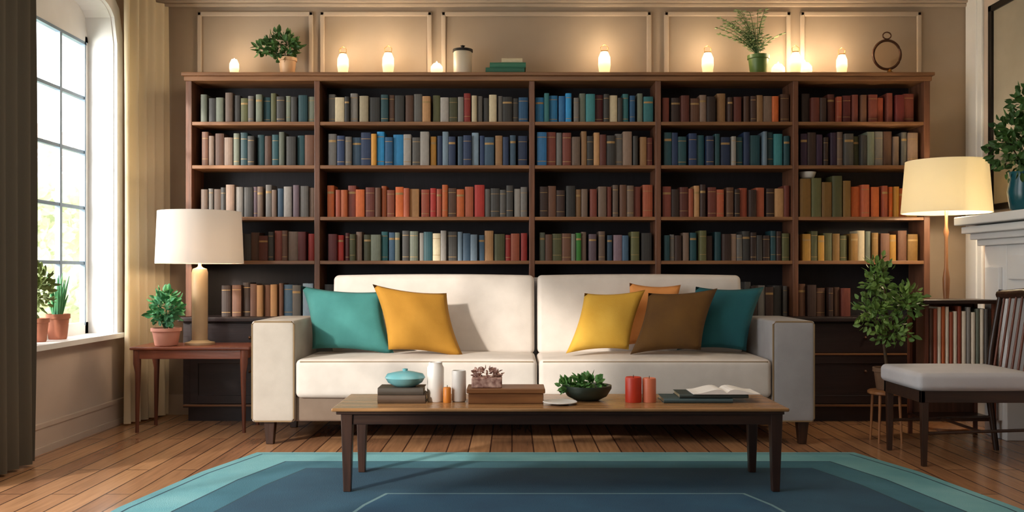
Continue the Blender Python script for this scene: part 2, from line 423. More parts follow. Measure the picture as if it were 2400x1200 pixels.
# ------------------------------------------------------------------ BOOKS
PAL = dict(charcoal='3a3836', grey='6a6662', light_grey='98928c', cream='ccbc9c', sage='747a6a', olive='565634', dark_teal='1f4a52', teal='3a848a',
           slate_blue='3e5a72', navy='24385c', bright_blue='2a90cc', blue='2a6a9c', pale_blue='8aa2b6', brown='644230', dark_brown='3a2620', taupe='80695a',
           tan='b08458', rust='9c4a32', orange='cc6630', red_brown='74382c', dark_red='622020', red='ae3028', mauve='74606a', gold='ae8030', amber='d89a3c',
           ochre='84602a', green='3c8a34', purple='3a2440', gingery='b05a3c')
def bookmesh(bands):
    b = B(); t = .1
    b.box(-.5, -.5+t, .04, 1, 0, 1, 0); b.box(.5-t, .5, .04, 1, 0, 1, 0)
    vs = []; k = 6
    for z in (0, 1):
        for i in range(k+1):
            a = math.pi*i/k; vs.append((-.5*math.cos(a), .05-.05*math.sin(a), z))
        for i in range(k+1):
            a = math.pi*(k-i)/k; vs.append((-.5*math.cos(a)*.9, .09-.03*math.sin(a), z))
    n = 2*(k+1)
    fs = [(i, (i+1) % n, n+(i+1) % n, n+i) for i in range(n)]
    for i in range(k):
        j = n-1-i
        fs.append((i, j, j-1, i+1)); fs.append((n+i, n+i+1, n+j-1, n+j))
    b.add(vs, fs, 0)
    b.box(-.41, .41, .06, .97, .015, .975, 1)
    for z, h in bands:
        vs = []
        for zz in (z, z+h):
            for i in range(k+1):
                a = math.pi*i/k; vs.append((-.505*math.cos(a), .047-.052*math.sin(a), zz))
        b.add(vs, [(i, i+1, k+2+i, k+1+i) for i in range(k)], 2)
    me = bpy.data.meshes.new('book'); me.from_pydata(b.v, [], b.f)
    for x in ('book', 'pages', 'gold'): me.materials.append(M[x])
    for i, p in enumerate(me.polygons): p.material_index = b.m[i]
    return me, b
BM = [bookmesh([]), bookmesh([(.12, .02), (.84, .02)]), bookmesh([(.74, .07)]), bookmesh([(.2, .015), (.8, .015)])]

G = lambda s: s.split()
rows = []
rows.append((2.149, .175, .215, 'top shelf', [
    (-2.25, -1.43, G('charcoal sage olive dark_teal taupe charcoal grey')),
    (-1.33, -.95, G('light_grey charcoal grey charcoal cream')), (-.95, -.65, G('dark_teal charcoal brown grey')), (-.65, -.59, G('tan')), (-.59, -.35, G('sage light_grey olive sage')),
    (-.35, -.30, G('red')), (-.30, 0, G('charcoal light_grey grey cream')), (0, .115, G('blue charcoal')),
    (.17, .43, G('bright_blue blue bright_blue teal')), (.43, .6, G('sage light_grey teal')), (.6, .66, G('dark_red')), (.66, .8, G('cream charcoal')), (.8, 1.02, G('sage teal bright_blue blue')),
    (1.09, 1.88, G('brown tan red_brown dark_brown brown taupe')), (1.88, 1.93, G('orange')), (1.93, 2.01, G('brown dark_brown')),
    (2.10, 2.92, G('red_brown rust dark_red brown dark_brown red_brown'))]))
rows.append((1.836, .205, .25, 'second shelf', [
    (-2.25, -2.03, G('brown dark_brown taupe')), (-2.03, -1.43, G('sage dark_teal dark_teal brown charcoal')),
    (-1.33, -1.02, G('navy slate_blue navy grey')), (-1.02, -.98, G('amber')), (-.98, -.78, G('bright_blue blue bright_blue')), (-.78, -.6, G('light_grey charcoal grey')), (-.6, -.55, G('amber')),
    (-.55, -.2, G('navy slate_blue pale_blue navy slate_blue')), (-.2, -.13, G('slate_blue')), (-.13, -.07, G('tan')), (-.07, .11, G('slate_blue light_grey navy')),
    (.18, .25, G('blue navy')), (.25, 1.02, G('brown taupe tan red_brown tan charcoal grey')),
    (1.1, 1.58, G('dark_teal dark_teal navy dark_teal')), (1.58, 1.62, G('light_grey')), (1.62, 1.8, G('dark_teal navy')), (1.8, 1.84, G('pale_blue')), (1.84, 2.01, G('dark_teal teal')),
    (2.09, 2.36, G('purple navy purple dark_brown')), (2.36, 2.94, G('grey brown sage taupe olive charcoal'))]))
rows.append((1.465, .195, .235, 'middle shelf', [
    (-2.25, -1.85, G('charcoal mauve taupe grey')), (-1.85, -1.43, G('slate_blue mauve grey light_grey taupe')),
    (-1.34, -.95, G('red_brown orange rust brown gingery')), (-.95, -.6, G('gingery rust orange tan brown')), (-.6, -.55, G('red')), (-.55, -.28, G('rust gingery brown orange')), (-.28, -.2, G('red orange')), (-.2, .11, G('charcoal light_grey grey taupe')),
    (.2, .5, G('charcoal dark_brown brown tan')), (.5, 1.02, G('brown red_brown gingery taupe')),
    (1.09, 2.01, G('gingery brown red_brown rust tan brown dark_brown')),
    (2.46, 2.76, G('orange gingery orange rust')), (2.76, 2.94, G('amber orange'))]))
rows.append((1.149, .18, .22, 'fourth shelf', [
    (-2.25, -1.55, G('brown red_brown charcoal red_brown taupe')), (-1.55, -1.43, G('red dark_red')),
    (-1.33, -1.18, G('red dark_red red')), (-1.18, -.95, G('sage taupe olive')), (-.95, -.85, G('slate_blue teal')), (-.85, -.4, G('light_grey charcoal sage cream dark_teal')), (-.4, -.2, G('pale_blue slate_blue')), (-.2, -.05, G('tan olive')), (-.05, .11, G('red gingery red')),
    (.2, .46, G('olive brown sage')), (.46, .5, G('green')), (.5, 1.02, G('taupe grey mauve olive slate_blue charcoal')),
    (1.1, 2.01, G('charcoal dark_teal brown taupe olive dark_brown grey')),
    (2.1, 2.5, G('gold ochre olive ochre')), (2.5, 2.6, G('sage cream')), (2.6, 2.94, G('ochre gold brown ochre'))]))
rows.append((.747, .20, .25, 'lowest shelf', [
    (-2.1, -1.85, G('orange rust brown dark_brown')), (-1.85, -1.66, G('tan slate_blue brown')), (-1.66, -1.43, G('pale_blue slate_blue grey')), (-1.36, -1.1, G('slate_blue charcoal')),
    (1.5, 2.0, G('charcoal grey dark_brown')), (2.08, 2.45, G('dark_brown brown red_brown dark_brown'))]))
specs = []
for z, h0, h1, rn, segs in rows:
    x = None
    for a, c, cols in segs:
        if x is None or a > x+.02: x = a
        last = None
        while x < c-.02:
            w = R.uniform(.034, .068)
            if c-x < .085: w = max(.03, min(c-x, .075))
            nm = R.choice([q for q in cols if q != last] or cols); last = nm
            gap = R.choice([0.001, .002, .004, .008, .016])
            specs.append(dict(x=x+w/2, w=w-.001, z=z, h=R.uniform(h0, h1), y=BF+.025+R.uniform(0, .04), d=R.uniform(.14, .19), c=nm, row=rn, mi=R.choice([0, 0, 0, 1, 2, 3])))
            x += w+gap
ADJ = {'top shelf': 'topmost bookcase shelf', 'second shelf': 'upper bookcase shelf', 'middle shelf': 'bookcase shelf', 'fourth shelf': 'lower bookcase shelf', 'lowest shelf': 'bookcase counter'}
specs.sort(key=lambda s: -s['w']*s['h']*(0.6 if s['row'] == 'lowest shelf' else 1))
def jit(h):
    c = lin(h); k = R.uniform(.5, 1.2); return (min(1, c[0]*k), min(1, c[1]*k), min(1, c[2]*k), 1)
def place_book(x, y, z, w, d, h, cname, mi, label, group, rot=(0, 0, 0)):
    o = bpy.data.objects.new('book', BM[mi][0]); COL.objects.link(o)
    o.location = (x, y, z); o.scale = (w, d, h); o.rotation_euler = rot; o.color = jit(PAL[cname])
    tag(o, label, 'book', None, group)
    return o
for s in specs[:276]:
    place_book(s['x'], s['y'], s['z'], s['w'], s['d'], s['h'], s['c'], s['mi'],
               '%s hardback book standing upright on the %s' % (s['c'].replace('_', ' '), ADJ[s['row']]), 'hardback books on the '+s['row'])
b = B(); cols = []
for s in specs[276:]:
    src = BM[s['mi']][1]
    vs = [(s['x']+v[0]*s['w'], s['y']+v[1]*s['d'], s['z']+v[2]*s['h']) for v in src.v]
    o = len(b.v); b.v += vs
    cc = jit(PAL[s['c']])
    for f, m_ in zip(src.f, src.m): b.f.append(tuple(i+o for i in f)); b.m.append(m_)
    cols += [cc]*len(vs)
if b.v:
    ob = b.make('thin_books', ['bookv', 'pages', 'gold'], label='thin mixed-colour books tucked between the others on the shelves', cat='books', kind='stuff')
    me = ob.data; ca = me.color_attributes.new('col', 'FLOAT_COLOR', 'POINT')
    for i, c in enumerate(cols): ca.data[i].color = c
for i, (x, w, h, c) in enumerate([(2.115, .08, .275, 'ochre'), (2.195, .07, .28, 'olive'), (2.27, .07, .25, 'ochre'), (2.345, .07, .295, 'olive'), (2.415, .055, .26, 'ochre')]):
    place_book(x, BF+.01, 1.465, w, .2, h, c, 0, 'tall %s binder standing upright on the bookcase shelf' % c, 'tall olive binders on the middle shelf')
B().lathe([(.03, 0), (.05, .012), (.062, .05), (.057, .05), (.045, .015), (0, .01)], 2.155, BF+.1, 1.746, 24).make('bowl', 'white', smooth=True, label='small white bowl resting on top of the olive binders', cat='bowl')

# ------------------------------------------------------------------ items on top of bookcase
TY = 6.86; TZ = 2.50
def candle(x, s=1.0, k=0, y=TY, e=2.2):
    kinds = ['frosted votive jar glowing around a lit candle', 'frosted candle jar with brass handle, lit', 'wide glowing glass cup with a lit candle']
    t = thing('candle_lantern', (x, y, TZ), kinds[k], 'candle', 'lit candle lanterns on the bookcase')
    w, h = [(.035, .12), (.038, .15), (.05, .10)][k]; w *= s; h *= s
    prof = [(w*.7, 0), (w*.8, .01), (w*1.0, h*.45), (w*.95, h*.75), (w*.55, h), (w*.50, h), (w*.88, h*.74), (w*.93, h*.45), (w*.73, .016), (0, .012)]
    B().lathe(prof, x, y, TZ, 24).make('glass_cup', 'jar', t, smooth=True)
    ch = h*.5
    B().lathe([(w*.6, .012), (w*.6, ch), (w*.45, ch+.004), (0, ch)], x, y, TZ, 20).make('candle', 'wax', t, smooth=True)
    fr = .02*s
    B().lathe([(0, 0), (fr*.8, fr*.5), (fr, fr*1.1), (fr*.7, fr*2.0), (fr*.25, fr*2.9), (0, fr*3.3)], x, y, TZ+ch+.004, 14).make('flame', 'flame', t, smooth=True)
    if k == 1:
        b = B(); r_ = w*.53
        b.tube([(x+r_*math.cos(a*math.pi/12), y+r_*math.sin(a*math.pi/12), TZ+h) for a in range(24)], .004, 6, closed=True)
        b.tube([(x-r_, y, TZ+h), (x-w*.6, y, TZ+h+.03), (x, y, TZ+h+.05), (x+w*.6, y, TZ+h+.03), (x+r_, y, TZ+h)], .0025, 6)
        b.make('handle', 'brass', t, smooth=True)
    light('candle_light', 'POINT', (x, y, TZ+h+.05), e*1.2, (1, .79, .52), t, shadow_soft_size=.03)
candle(-2.03, 1.0, 0, e=1.4); candle(-1.235, 1.1, 1); candle(-.905, 1.15, 1); candle(-.55, .9, 2, e=1.3); candle(.675, 1.2, 1, e=2.6)
candle(1.43, 1.15, 1, e=2.6); candle(2.06, 1.1, 1, y=6.82); candle(2.16, 1.1, 2, y=6.93, e=1.6); candle(1.965, 1.0, 2, y=6.93, e=1.2); candle(2.41, 1.05, 1)

def stems(b, base, tips, r0, mi=0):
    for t in tips:
        a = Vector(base); c = Vector(t); m_ = a.lerp(c, .5)+Vector((0, 0, .03))
        b.tube([a, m_, c], [r0, r0*.8, r0*.5], 6, mi)
def pot(b, x, y, z, r, h, mi=0):
    b.lathe([(r*.72, 0), (r*.78, h*.05), (r*.95, h*.8), (r*1.05, h*.82), (r*1.05, h), (r*.93, h), (r*.88, h*.82), (0, h*.82)], x, y, z, 28, mi)

p = thing('potted_plant', (-1.66, TY, TZ), 'bushy green plant in a small peach pot on the bookcase', 'plant')
b = B(); pot(b, -1.64, TY, TZ, .065, .13); b.make('pot', 'peach', p, smooth=True)
b = B(); stems(b, (-1.64, TY, TZ+.1), [(-1.82, TY, 2.68), (-1.6, TY-.04, 2.7), (-1.7, TY+.03, 2.72)], .006); b.make('stem', 'stem', p)
b = B(); b.bush((-1.68, TY, 2.72), (.12, .09, .10), 180, .06, .035); b.bush((-1.80, TY, 2.70), (.08, .06, .04), 50, .06, .035)
b.make('foliage', 'leafd', p)
p = thing('canister', (-.36, TY, TZ), 'cream canister with a black metal lid and handle', 'canister')
B().lathe([(.06, 0), (.068, .006), (.068, .17), (.062, .178), (0, .178)], -.36, TY, TZ, 30).make('body', 'cream', p, smooth=True)
B().lathe([(.074, .175), (.074, .192), (.03, .20), (.012, .203), (.012, .214), (.018, .22), (0, .228)], -.36, TY, TZ, 30).make('lid', 'blk', p, smooth=True)
def flat_book(x, y, z, w, d, h, cname, label, group=None, rot=0):
    o = bpy.data.objects.new('book', BM[0][0]); COL.objects.link(o)
    o.scale = (h, d, w); o.rotation_euler = (0, math.radians(90), math.radians(rot)); o.location = (x-w/2*math.cos(math.radians(rot)), y-w/2*math.sin(math.radians(rot)), z+h/2)
    o.color = lin(PAL.get(cname, cname)); tag(o, label, 'book', None, group); return o
g = 'stacked books on top of the bookcase'
flat_book(-.05, TY-.10, TZ, .28, .18, .042, '2a6450', 'dark green hardback lying flat on the bookcase top', g)
flat_book(-.03, TY-.10, TZ+.0425, .26, .17, .036, '357058', 'green hardback lying flat in a small stack', g)
flat_book(.0, TY-.09, TZ+.079, .15, .14, .032, 'cream', 'cream book lying on top of two green books', g)
fx = 1.80
p = thing('potted_fern', (fx, TY, TZ), 'airy green fern in a green ceramic pot on the bookcase', 'plant')
b = B(); pot(b, fx, TY, TZ, .075, .15); b.make('pot', 'greenc', p, smooth=True)
b = B(); b2 = B()
for i in range(32):
    a = R.uniform(0, 2*math.pi); rr = R.uniform(.06, .28); hh = R.uniform(.16, .44)
    pts = []
    for k in range(9):
        t = k/8; pts.append((fx-.07*t+math.cos(a)*rr*t**1.3, TY+math.sin(a)*rr*.36*t, TZ+.13+hh*(t*1.3-.45*t*t)))
    b2.tube(pts, .002, 4)
    for k in range(2, 9):
        for sgn in (-1, 1, 0):
            d = Vector((math.cos(a+sgn*1.1), math.sin(a+sgn*1.1), .1))
            b.leafq(pts[k], d, .036, .010)
b.make('fronds', 'leafs', p); b2.make('stem', 'leafd', p)
cx = 2.74
p = thing('ring_ornament', (cx, TY, TZ), 'open bronze ring ornament with glass disc on brass foot', 'ornament')
b = B(); cz = TZ+.155
b.tube([(cx+.10*math.cos(a*math.pi/18), TY, cz+.105*math.sin(a*math.pi/18)) for a in range(36)], .010, 8, closed=True)
b.tube([(cx+.03*math.cos(a*math.pi/9), TY, cz+.14+.025*math.sin(a*math.pi/9)) for a in range(18)], .005, 6, closed=True)
b.make('rim', 'bronze', p, smooth=True)
B().add([(cx+.098*math.cos(a*math.pi/18), TY+dy, cz+.103*math.sin(a*math.pi/18)) for dy in (-.004, .004) for a in range(36)],
        [tuple(range(36)), tuple(range(71, 35, -1))]+[(i, 36+i, 36+(i+1) % 36, (i+1) % 36) for i in range(36)]).make('disc', thin_glass('pale_disc_glass', 'fff6ea', .12), p)
B().lathe([(.06, 0), (.055, .018), (.02, .028), (.012, .045), (.012, .05)], cx+.02, TY, TZ, 20).make('foot', 'brass', p, smooth=True)

# ------------------------------------------------------------------ SOFA
sf = thing('sofa', (.13, 6.15, 0), 'long cream linen two-cushion sofa with square arms and dark legs', 'sofa')
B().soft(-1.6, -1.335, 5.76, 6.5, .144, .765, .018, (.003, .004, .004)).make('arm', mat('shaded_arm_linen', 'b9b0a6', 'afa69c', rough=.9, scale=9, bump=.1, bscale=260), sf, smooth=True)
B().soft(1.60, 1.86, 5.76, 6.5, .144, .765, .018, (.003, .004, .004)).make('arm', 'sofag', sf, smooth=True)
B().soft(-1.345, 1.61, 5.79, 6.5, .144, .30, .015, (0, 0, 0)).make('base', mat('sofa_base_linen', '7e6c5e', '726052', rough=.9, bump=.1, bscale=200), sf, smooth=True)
B().soft(-1.33, .155, 5.75, 6.36, .292, .53, .035, (.0, .008, .02)).make('seat_cushion', 'sofa', sf, smooth=True)
B().soft(.165, 1.595, 5.75, 6.36, .292, .53, .035, (.0, .008, .02)).make('seat_cushion', 'sofa', sf, smooth=True)
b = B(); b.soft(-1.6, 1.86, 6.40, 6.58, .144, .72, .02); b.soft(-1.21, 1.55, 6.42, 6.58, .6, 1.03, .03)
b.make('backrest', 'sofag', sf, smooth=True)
def backc(x0, x1, m_):
    b = B(); b.soft(x0, x1, 6.24, 6.44, .52, 1.045, .035, (0, .03, .008))
    b.v = [(x, y+(z-.52)*.12, z) for x, y, z in b.v]
    b.make('back_cushion', m_, sf, smooth=True)
backc(-1.20, .15, 'sofa'); backc(.17, 1.54, 'sofa')
for x in (-1.50, 1.80):
    for y in (5.83, 6.46):
        B().leg(x, y, 0, .15, .045, .07).make('leg', 'darkz', sf, bevel=.004)
def rect(b, x0, x1, z0, z1, y, r):
    c = .015; pts = [(x0+c, y, z1), (x1-c, y, z1), (x1, y, z1-c), (x1, y, z0+c), (x1-c, y, z0), (x0+c, y, z0), (x0, y, z0+c), (x0, y, z1-c)]
    b.tube(pts, r, 6, closed=True)
b = B(); rect(b, -1.595, -1.34, .15, .76, 5.765, .006); rect(b, 1.605, 1.855, .15, .76, 5.765, .006)
b.tube([(-1.3, 5.757, .515), (.13, 5.757, .515)], .004, 6); b.tube([(.19, 5.757, .515), (1.57, 5.757, .515)], .004, 6)
b.make('piping', 'piping', sf, smooth=True)

def pillow(x, y, z, w, h, T, m_, label, tilt=-14, yaw=0, roll=0, shear=0, group='throw cushions on the sofa'):
    b = B(); n = 16; vs = []; fs = []
    for side in (-1, 1):
        for i in range(n+1):
            for j in range(n+1):
                u = -1+2*i/n; v = -1+2*j/n
                t = max(0, (1-u*u)*(1-v*v))**.42*T/2
                t *= 1+.08*math.sin(5*u+3*v)*(1-u*u)
                X = u*w/2*(1-.10*(1-v*v)); Z_ = v*h/2*(1-.10*(1-u*u))
                vs.append((X+shear*Z_, side*t, Z_))
    N1 = (n+1)**2
    for s_ in range(2):
        for i in range(n):
            for j in range(n):
                a = s_*N1+i*(n+1)+j; fs.append((a, a+1, a+n+2, a+n+1))
    b.add(vs, fs)
    me = bpy.data.meshes.new('throw_pillow'); me.from_pydata(b.v, [], b.f)
    bm = bmesh.new(); bm.from_mesh(me); bmesh.ops.remove_doubles(bm, verts=bm.verts[:], dist=1e-5); bmesh.ops.recalc_face_normals(bm, faces=bm.faces[:]); bm.to_mesh(me); bm.free()
    for q in me.polygons: q.use_smooth = True
    me.materials.append(M[m_]); o = bpy.data.objects.new('throw_pillow', me); COL.objects.link(o)
    o.location = (x, y, z); o.rotation_euler = (math.radians(tilt), math.radians(roll), math.radians(yaw))
    tag(o, label, 'cushion', None, group)
pillow(-1.07, 6.10, .755, .54, .42, .13, 'teal', 'teal square cushion leaning on the sofa arm and back', -20, -4, 4, -.34)
pillow(-.60, 5.99, .755, .48, .43, .13, 'must', 'mustard yellow cushion leaning against the sofa back', -24, 6, 7, -.36)
pillow(.60, 5.97, .755, .40, .40, .12, 'yel', 'bright yellow cushion leaning against the sofa back', -24, 6, -3, .42)
pillow(.92, 6.17, .785, .34, .42, .09, 'orng', 'orange cushion tucked behind the yellow and brown ones', -13, 0, 2, .1)
pillow(1.03, 5.96, .755, .44, .41, .12, 'brn', 'dark olive brown cushion leaning on its neighbours', -24, -6, -4, .36)
pillow(1.36, 6.12, .765, .44, .43, .11, 'teald', 'deep teal cushion against the sofa arm and back', -17, -8, 0, .30)

# ------------------------------------------------------------------ COFFEE TABLE
ct = thing('coffee_table', (.23, 4.73, 0), 'long dark walnut coffee table with slim legs on the rug', 'table')
b = B(); b.box(-.86, 1.32, 4.46, 5.0, .400, .417); b.make('tabletop', wood('table_top_wood', 'a87c52', '84603c', rough=.26), ct, bevel=.006)
b = B(); b.box(-.84, 1.30, 4.475, 4.985, .385, .4005); b.box(-.80, 1.26, 4.49, 4.51, .335, .395); b.box(-.80, 1.26, 4.95, 4.97, .335, .395); b.box(-.81, -.79, 4.5, 4.96, .335, .395); b.box(1.25, 1.27, 4.5, 4.96, .335, .395)
b.make('apron', 'dark', ct, bevel=.003)
for x in (-.79, 1.265):
    for y in (4.51, 4.95):
        B().leg(x, y, 0.012, .395, .036, .058).make('leg', 'darkz', ct, bevel=.004)
Z = .4175
g = 'books stacked on the coffee table'
flat_book(-.545, 4.62, Z, .235, .17, .04, '4c3828', 'brown hardback lying flat on the coffee table', g)
flat_book(-.55, 4.625, Z+.0405, .225, .16, .035, '403830', 'dark grey brown book lying on another book', g)
p = thing('lidded_bowl', (-.535, 4.70, Z+.076), 'teal ceramic lidded bowl standing on two books', 'bowl')
B().lathe([(.05, 0), (.085, .02), (.10, .045), (.095, .045), (0, .03)], -.535, 4.70, Z+.076, 28).make('bowl', 'tealc', p, smooth=True)
B().lathe([(.101, .044), (.09, .062), (.04, .074), (.012, .078), (.014, .088), (0, .09)], -.535, 4.70, Z+.076, 28).make('lid', 'tealc', p, smooth=True)
B().lathe([(.038, 0), (.042, .006), (.042, .17), (.034, .185), (.034, .197), (.028, .197), (.028, .18), (0, .175)], -.383, 4.70, Z, 28).make('vase', 'white', smooth=True, label='tall slim white ceramic vase on the coffee table', cat='vase')
p = thing('candle', (-.322, 4.66, Z), 'small orange pillar candle beside the white vase', 'candle')
B().lathe([(.019, 0), (.02, .004), (.02, .072), (.016, .076), (0, .072)], -.322, 4.66, Z, 20).make('wax', 'orange', p, smooth=True)
B().tube([(-.322, 4.66, Z+.07), (-.321, 4.66, Z+.086)], .0015, 6).make('wick', 'blk', p)
b = B(); b.lathe([(.03, 0), (.036, .006), (.036, .145), (.034, .155), (.03, .155), (.03, .02), (0, .015)], -.266, 4.70, Z, 28)
b.make('tumbler', 'white', smooth=True, label='cream cylindrical cup beside the wooden box', cat='cup')
p = thing('wooden_box', (-.03, 4.70, Z), 'low brown wooden box with a lid on the coffee table', 'box')
B().box(-.216, .155, 4.61, 4.79, Z, Z+.05).make('body', 'oak', p, bevel=.004)
B().box(-.224, .163, 4.602, 4.798, Z+.051, Z+.075).make('lid', 'oak', p, bevel=.005)
p = thing('flower_box', (-.12, 4.69, Z+.0755), 'pink patterned keepsake box topped with pale blossoms', 'box')
B().box(-.2, -.05, 4.63, 4.75, Z+.0755, Z+.125).make('body', 'patt', p, bevel=.006)
b = B(); b.bush((-.125, 4.69, Z+.14), (.07, .05, .018), 90, .025, .022); b.make('petals', 'patt', p)
B().lathe([(.04, 0), (.05, .003), (.085, .012), (.083, .015), (.05, .007), (0, .006)], .235, 4.60, Z, 30).make('saucer', 'white', smooth=True, label='small white saucer on the coffee table', cat='plate')
p = thing('planter_bowl', (.38, 4.76, Z), 'low dark bowl filled with leafy green succulents', 'plant')
B().lathe([(.06, 0), (.10, .02), (.125, .06), (.125, .075), (.115, .075), (.10, .055), (0, .055)], .38, 4.76, Z, 30).make('bowl', 'bowl', p, smooth=True)
b = B(); b.bush((.38, 4.76, Z+.085), (.09, .08, .035), 110, .045, .03, shell=.3); b.bush((.29, 4.74, Z+.07), (.05, .05, .025), 40, .045, .028)
b.make('foliage', 'leaf', p)
for x, r, h, m_, lb in [(.605, .041, .125, 'redc', 'thick red pillar candle on the coffee table'), (.684, .034, .12, 'orgc', 'coral pink pillar candle beside the red one')]:
    p = thing('candle', (x, 4.68, Z), lb, 'candle', 'pillar candles on the coffee table')
    B().lathe([(r*.97, 0), (r, .004), (r, h-.006), (r*.92, h), (r*.5, h-.004), (0, h-.006)], x, 4.68, Z, 28).make('wax', m_, p, smooth=True)
    B().tube([(x, 4.68, h+Z-.006), (x+.001, 4.68, h+Z+.01)], .0015, 6).make('wick', 'blk', p)
flat_book(.92, 4.63, Z, .34, .2, .022, '3c5054', 'dark slate large format book lying flat', g)
flat_book(1.0, 4.64, Z+.0225, .34, .2, .02, '34403f', 'charcoal large format book lying flat on another', g)
p = thing('open_magazine', (1.06, 4.73, Z+.043), 'open white magazine lying on dark books', 'magazine')
for sg in (-1, 1):
    b = B(); vs = []; n = 10
    for k in range(n+1):
        t = k/n; x = 1.06+sg*.165*t; zz = Z+.043+.022*math.sin(math.pi*min(1, t*1.2)**.7)*(1-t*.6)+.003*(1-t)
        for y in (4.63, 4.83): vs.append((x, y, zz+.004)); vs.append((x, y, Z+.0435))
    fs = []
    for k in range(n):
        a = k*4; c = a+4
        fs += [(a, c, c+2, a+2), (a+1, a+3, c+3, c+1), (a, a+1, c+1, c), (a+2, c+2, c+3, a+3)]
    fs += [(0, 2, 3, 1), (n*4, n*4+1, n*4+3, n*4+2)]
    b.add(vs, fs); b.make('page', 'paper', p, smooth=False)

# ------------------------------------------------------------------ RUG
def rug():
    def outline(d):
        P = [(-1.49, 5.49), (-1.64, 4.95), (-1.76, 4.2), (-1.80, 3.4), (-1.72, 2.5), (-1.45, 2.0), (1.98, 2.0), (2.22, 2.5), (2.30, 3.4), (2.26, 4.2), (2.15, 4.95), (2.0, 5.49)]
        cx, cy = .25, 3.75
        o = []
        for x, y in P:
            sx = 1-d/2.0; sy = 1-d/1.74
            o.append((cx+(x-cx)*sx, cy+(y-cy)*sy))
        return o
    ds = [0, .045, .055, .26, .27, .44, .45, 1.02, 1.035]
    mt = [0, 1, 0, 1, 3, 1, 4, 2, 5]
    b = B(); n = 12; z = .012
    rings = [outline(d) for d in ds]
    vs = [(x, y, 0.001) for x, y in rings[0]]
    for r in rings: vs += [(x, y, z) for x, y in r]
    fs = []; ms = []
    for i in range(n): j = (i+1) % n; fs.append((i, j, n+j, n+i)); ms.append(0)
    for k in range(len(ds)-1):
        for i in range(n):
            j = (i+1) % n; a = n*(k+1); c = n*(k+2)
            fs.append((a+i, a+j, c+j, c+i)); ms.append(mt[k])
    fs.append(tuple(n*len(ds)+i for i in range(n))); ms.append(mt[-1])
    fs.append(tuple(range(n))); ms.append(0)
    b.v += vs; b.f += fs; b.m += ms
    mk = lambda nm, a, c: mat(nm, a, c, rough=.95, scale=3, bump=.3, bscale=180)
    b.make('rug', [mk('rug_aqua_sheen', '76aab0', '5c98a2'), mk('rug_line_dark', '224654', '1c3c4a'), mk('rug_line_cream', '6c8c90', '5c7c84'), mk('rug_mid_teal', '3a6e80', '2e6070'), mk('rug_blue', '1f4a60', '183e54'), mk('rug_navy', '1f4c66', '183e58')],  # pale aqua border also carries the sheen of light on the rug
           label='large teal and navy blue bordered rug on wooden floor', cat='rug')
rug()

# ------------------------------------------------------------------ SIDE TABLE + lamp + plant
st = thing('side_table', (-2.13, 6.4, 0), 'reddish brown wooden side table with slim tapered legs', 'table')
b = B(); b.box(-2.53, -1.735, 6.2, 6.6, .55, .572); b.make('tabletop', 'red', st, bevel=.008)
b = B(); b.box(-2.49, -1.775, 6.22, 6.24, .49, .55); b.box(-2.49, -1.775, 6.56, 6.58, .49, .55); b.box(-2.50, -2.48, 6.23, 6.57, .49, .55); b.box(-1.785, -1.765, 6.23, 6.57, .49, .55)
b.make('apron', 'red', st, bevel=.003)
for x, sx in ((-2.49, -1), (-1.78, 1)):
    for y, sy in ((6.235, -1), (6.565, 1)):
        b = B(); P = [(0, .55, .026), (0, .46, .026), (-.004*sx, .40, .019), (-.002*sx, .2, .015), (0, .03, .012), (0, 0, .013)]
        b.tube([(x+dx, y+dx*.5, z) for dx, z, r in P], [r for _, _, r in P], 10); b.make('leg', 'redz', st, smooth=True)
tl = thing('table_lamp', (-2.135, 6.42, .573), 'table lamp with tan column base and wide white drum shade', 'lamp')
lx, ly = -2.135, 6.42
B().lathe([(.10, 0), (.10, .014), (.07, .02), (.052, .03), (.054, .49), (.047, .515), (.02, .525), (.012, .535), (.012, .56)], lx, ly, .573, 32).make('base', 'tan', tl, smooth=True)
b = B(); b.lathe([(.29, 0), (.275, .355), (.270, .355), (.285, 0), (.29, 0)], lx, ly, 1.125, 48)
b.f = [f for f in b.f if len(f) == 4]; b.m = b.m[:len(b.f)]
b.make('lamp_shade', 'shade1', tl, smooth=True)
b = B()
for a in range(3):
    t = a*2*math.pi/3; b.tube([(lx, ly, 1.44), (lx+.275*math.cos(t), ly+.275*math.sin(t), 1.44)], .003, 5)
b.tube([(lx, ly, 1.13), (lx, ly, 1.44)], .004, 6); b.make('harp', 'brass', tl)
B().lathe([(0, -.045), (.03, -.03), (.04, 0), (.03, .03), (0, .045)], lx, ly, 1.27, 20).make('bulb', 'bulb', tl, smooth=True)
light('lamp_light', 'POINT', (lx, ly-.06, 1.20), 9, (1, .74, .48), tl, shadow_soft_size=.05)
p = thing('potted_plant', (-2.32, 6.30, .573), 'leafy green plant in a pink clay pot on the side table', 'plant')
qx = -2.32
b = B(); pot(b, qx, 6.30, .573, .095, .12); b.make('pot', 'pink', p, smooth=True)
B().lathe([(0, .1), (.08, .1), (0, .104)], qx, 6.30, .573, 20).make('soil', 'soil', p)
b = B(); stems(b, (qx, 6.3, .66), [(qx-.08, 6.28, .8), (qx+.06, 6.28, .85), (qx, 6.3, .9)], .005); b.make('stem', 'leafd', p)
b = B(); b.bush((qx, 6.28, .83), (.10, .09, .13), 260, .05, .034, shell=.4); b.make('foliage', 'leaft', p)

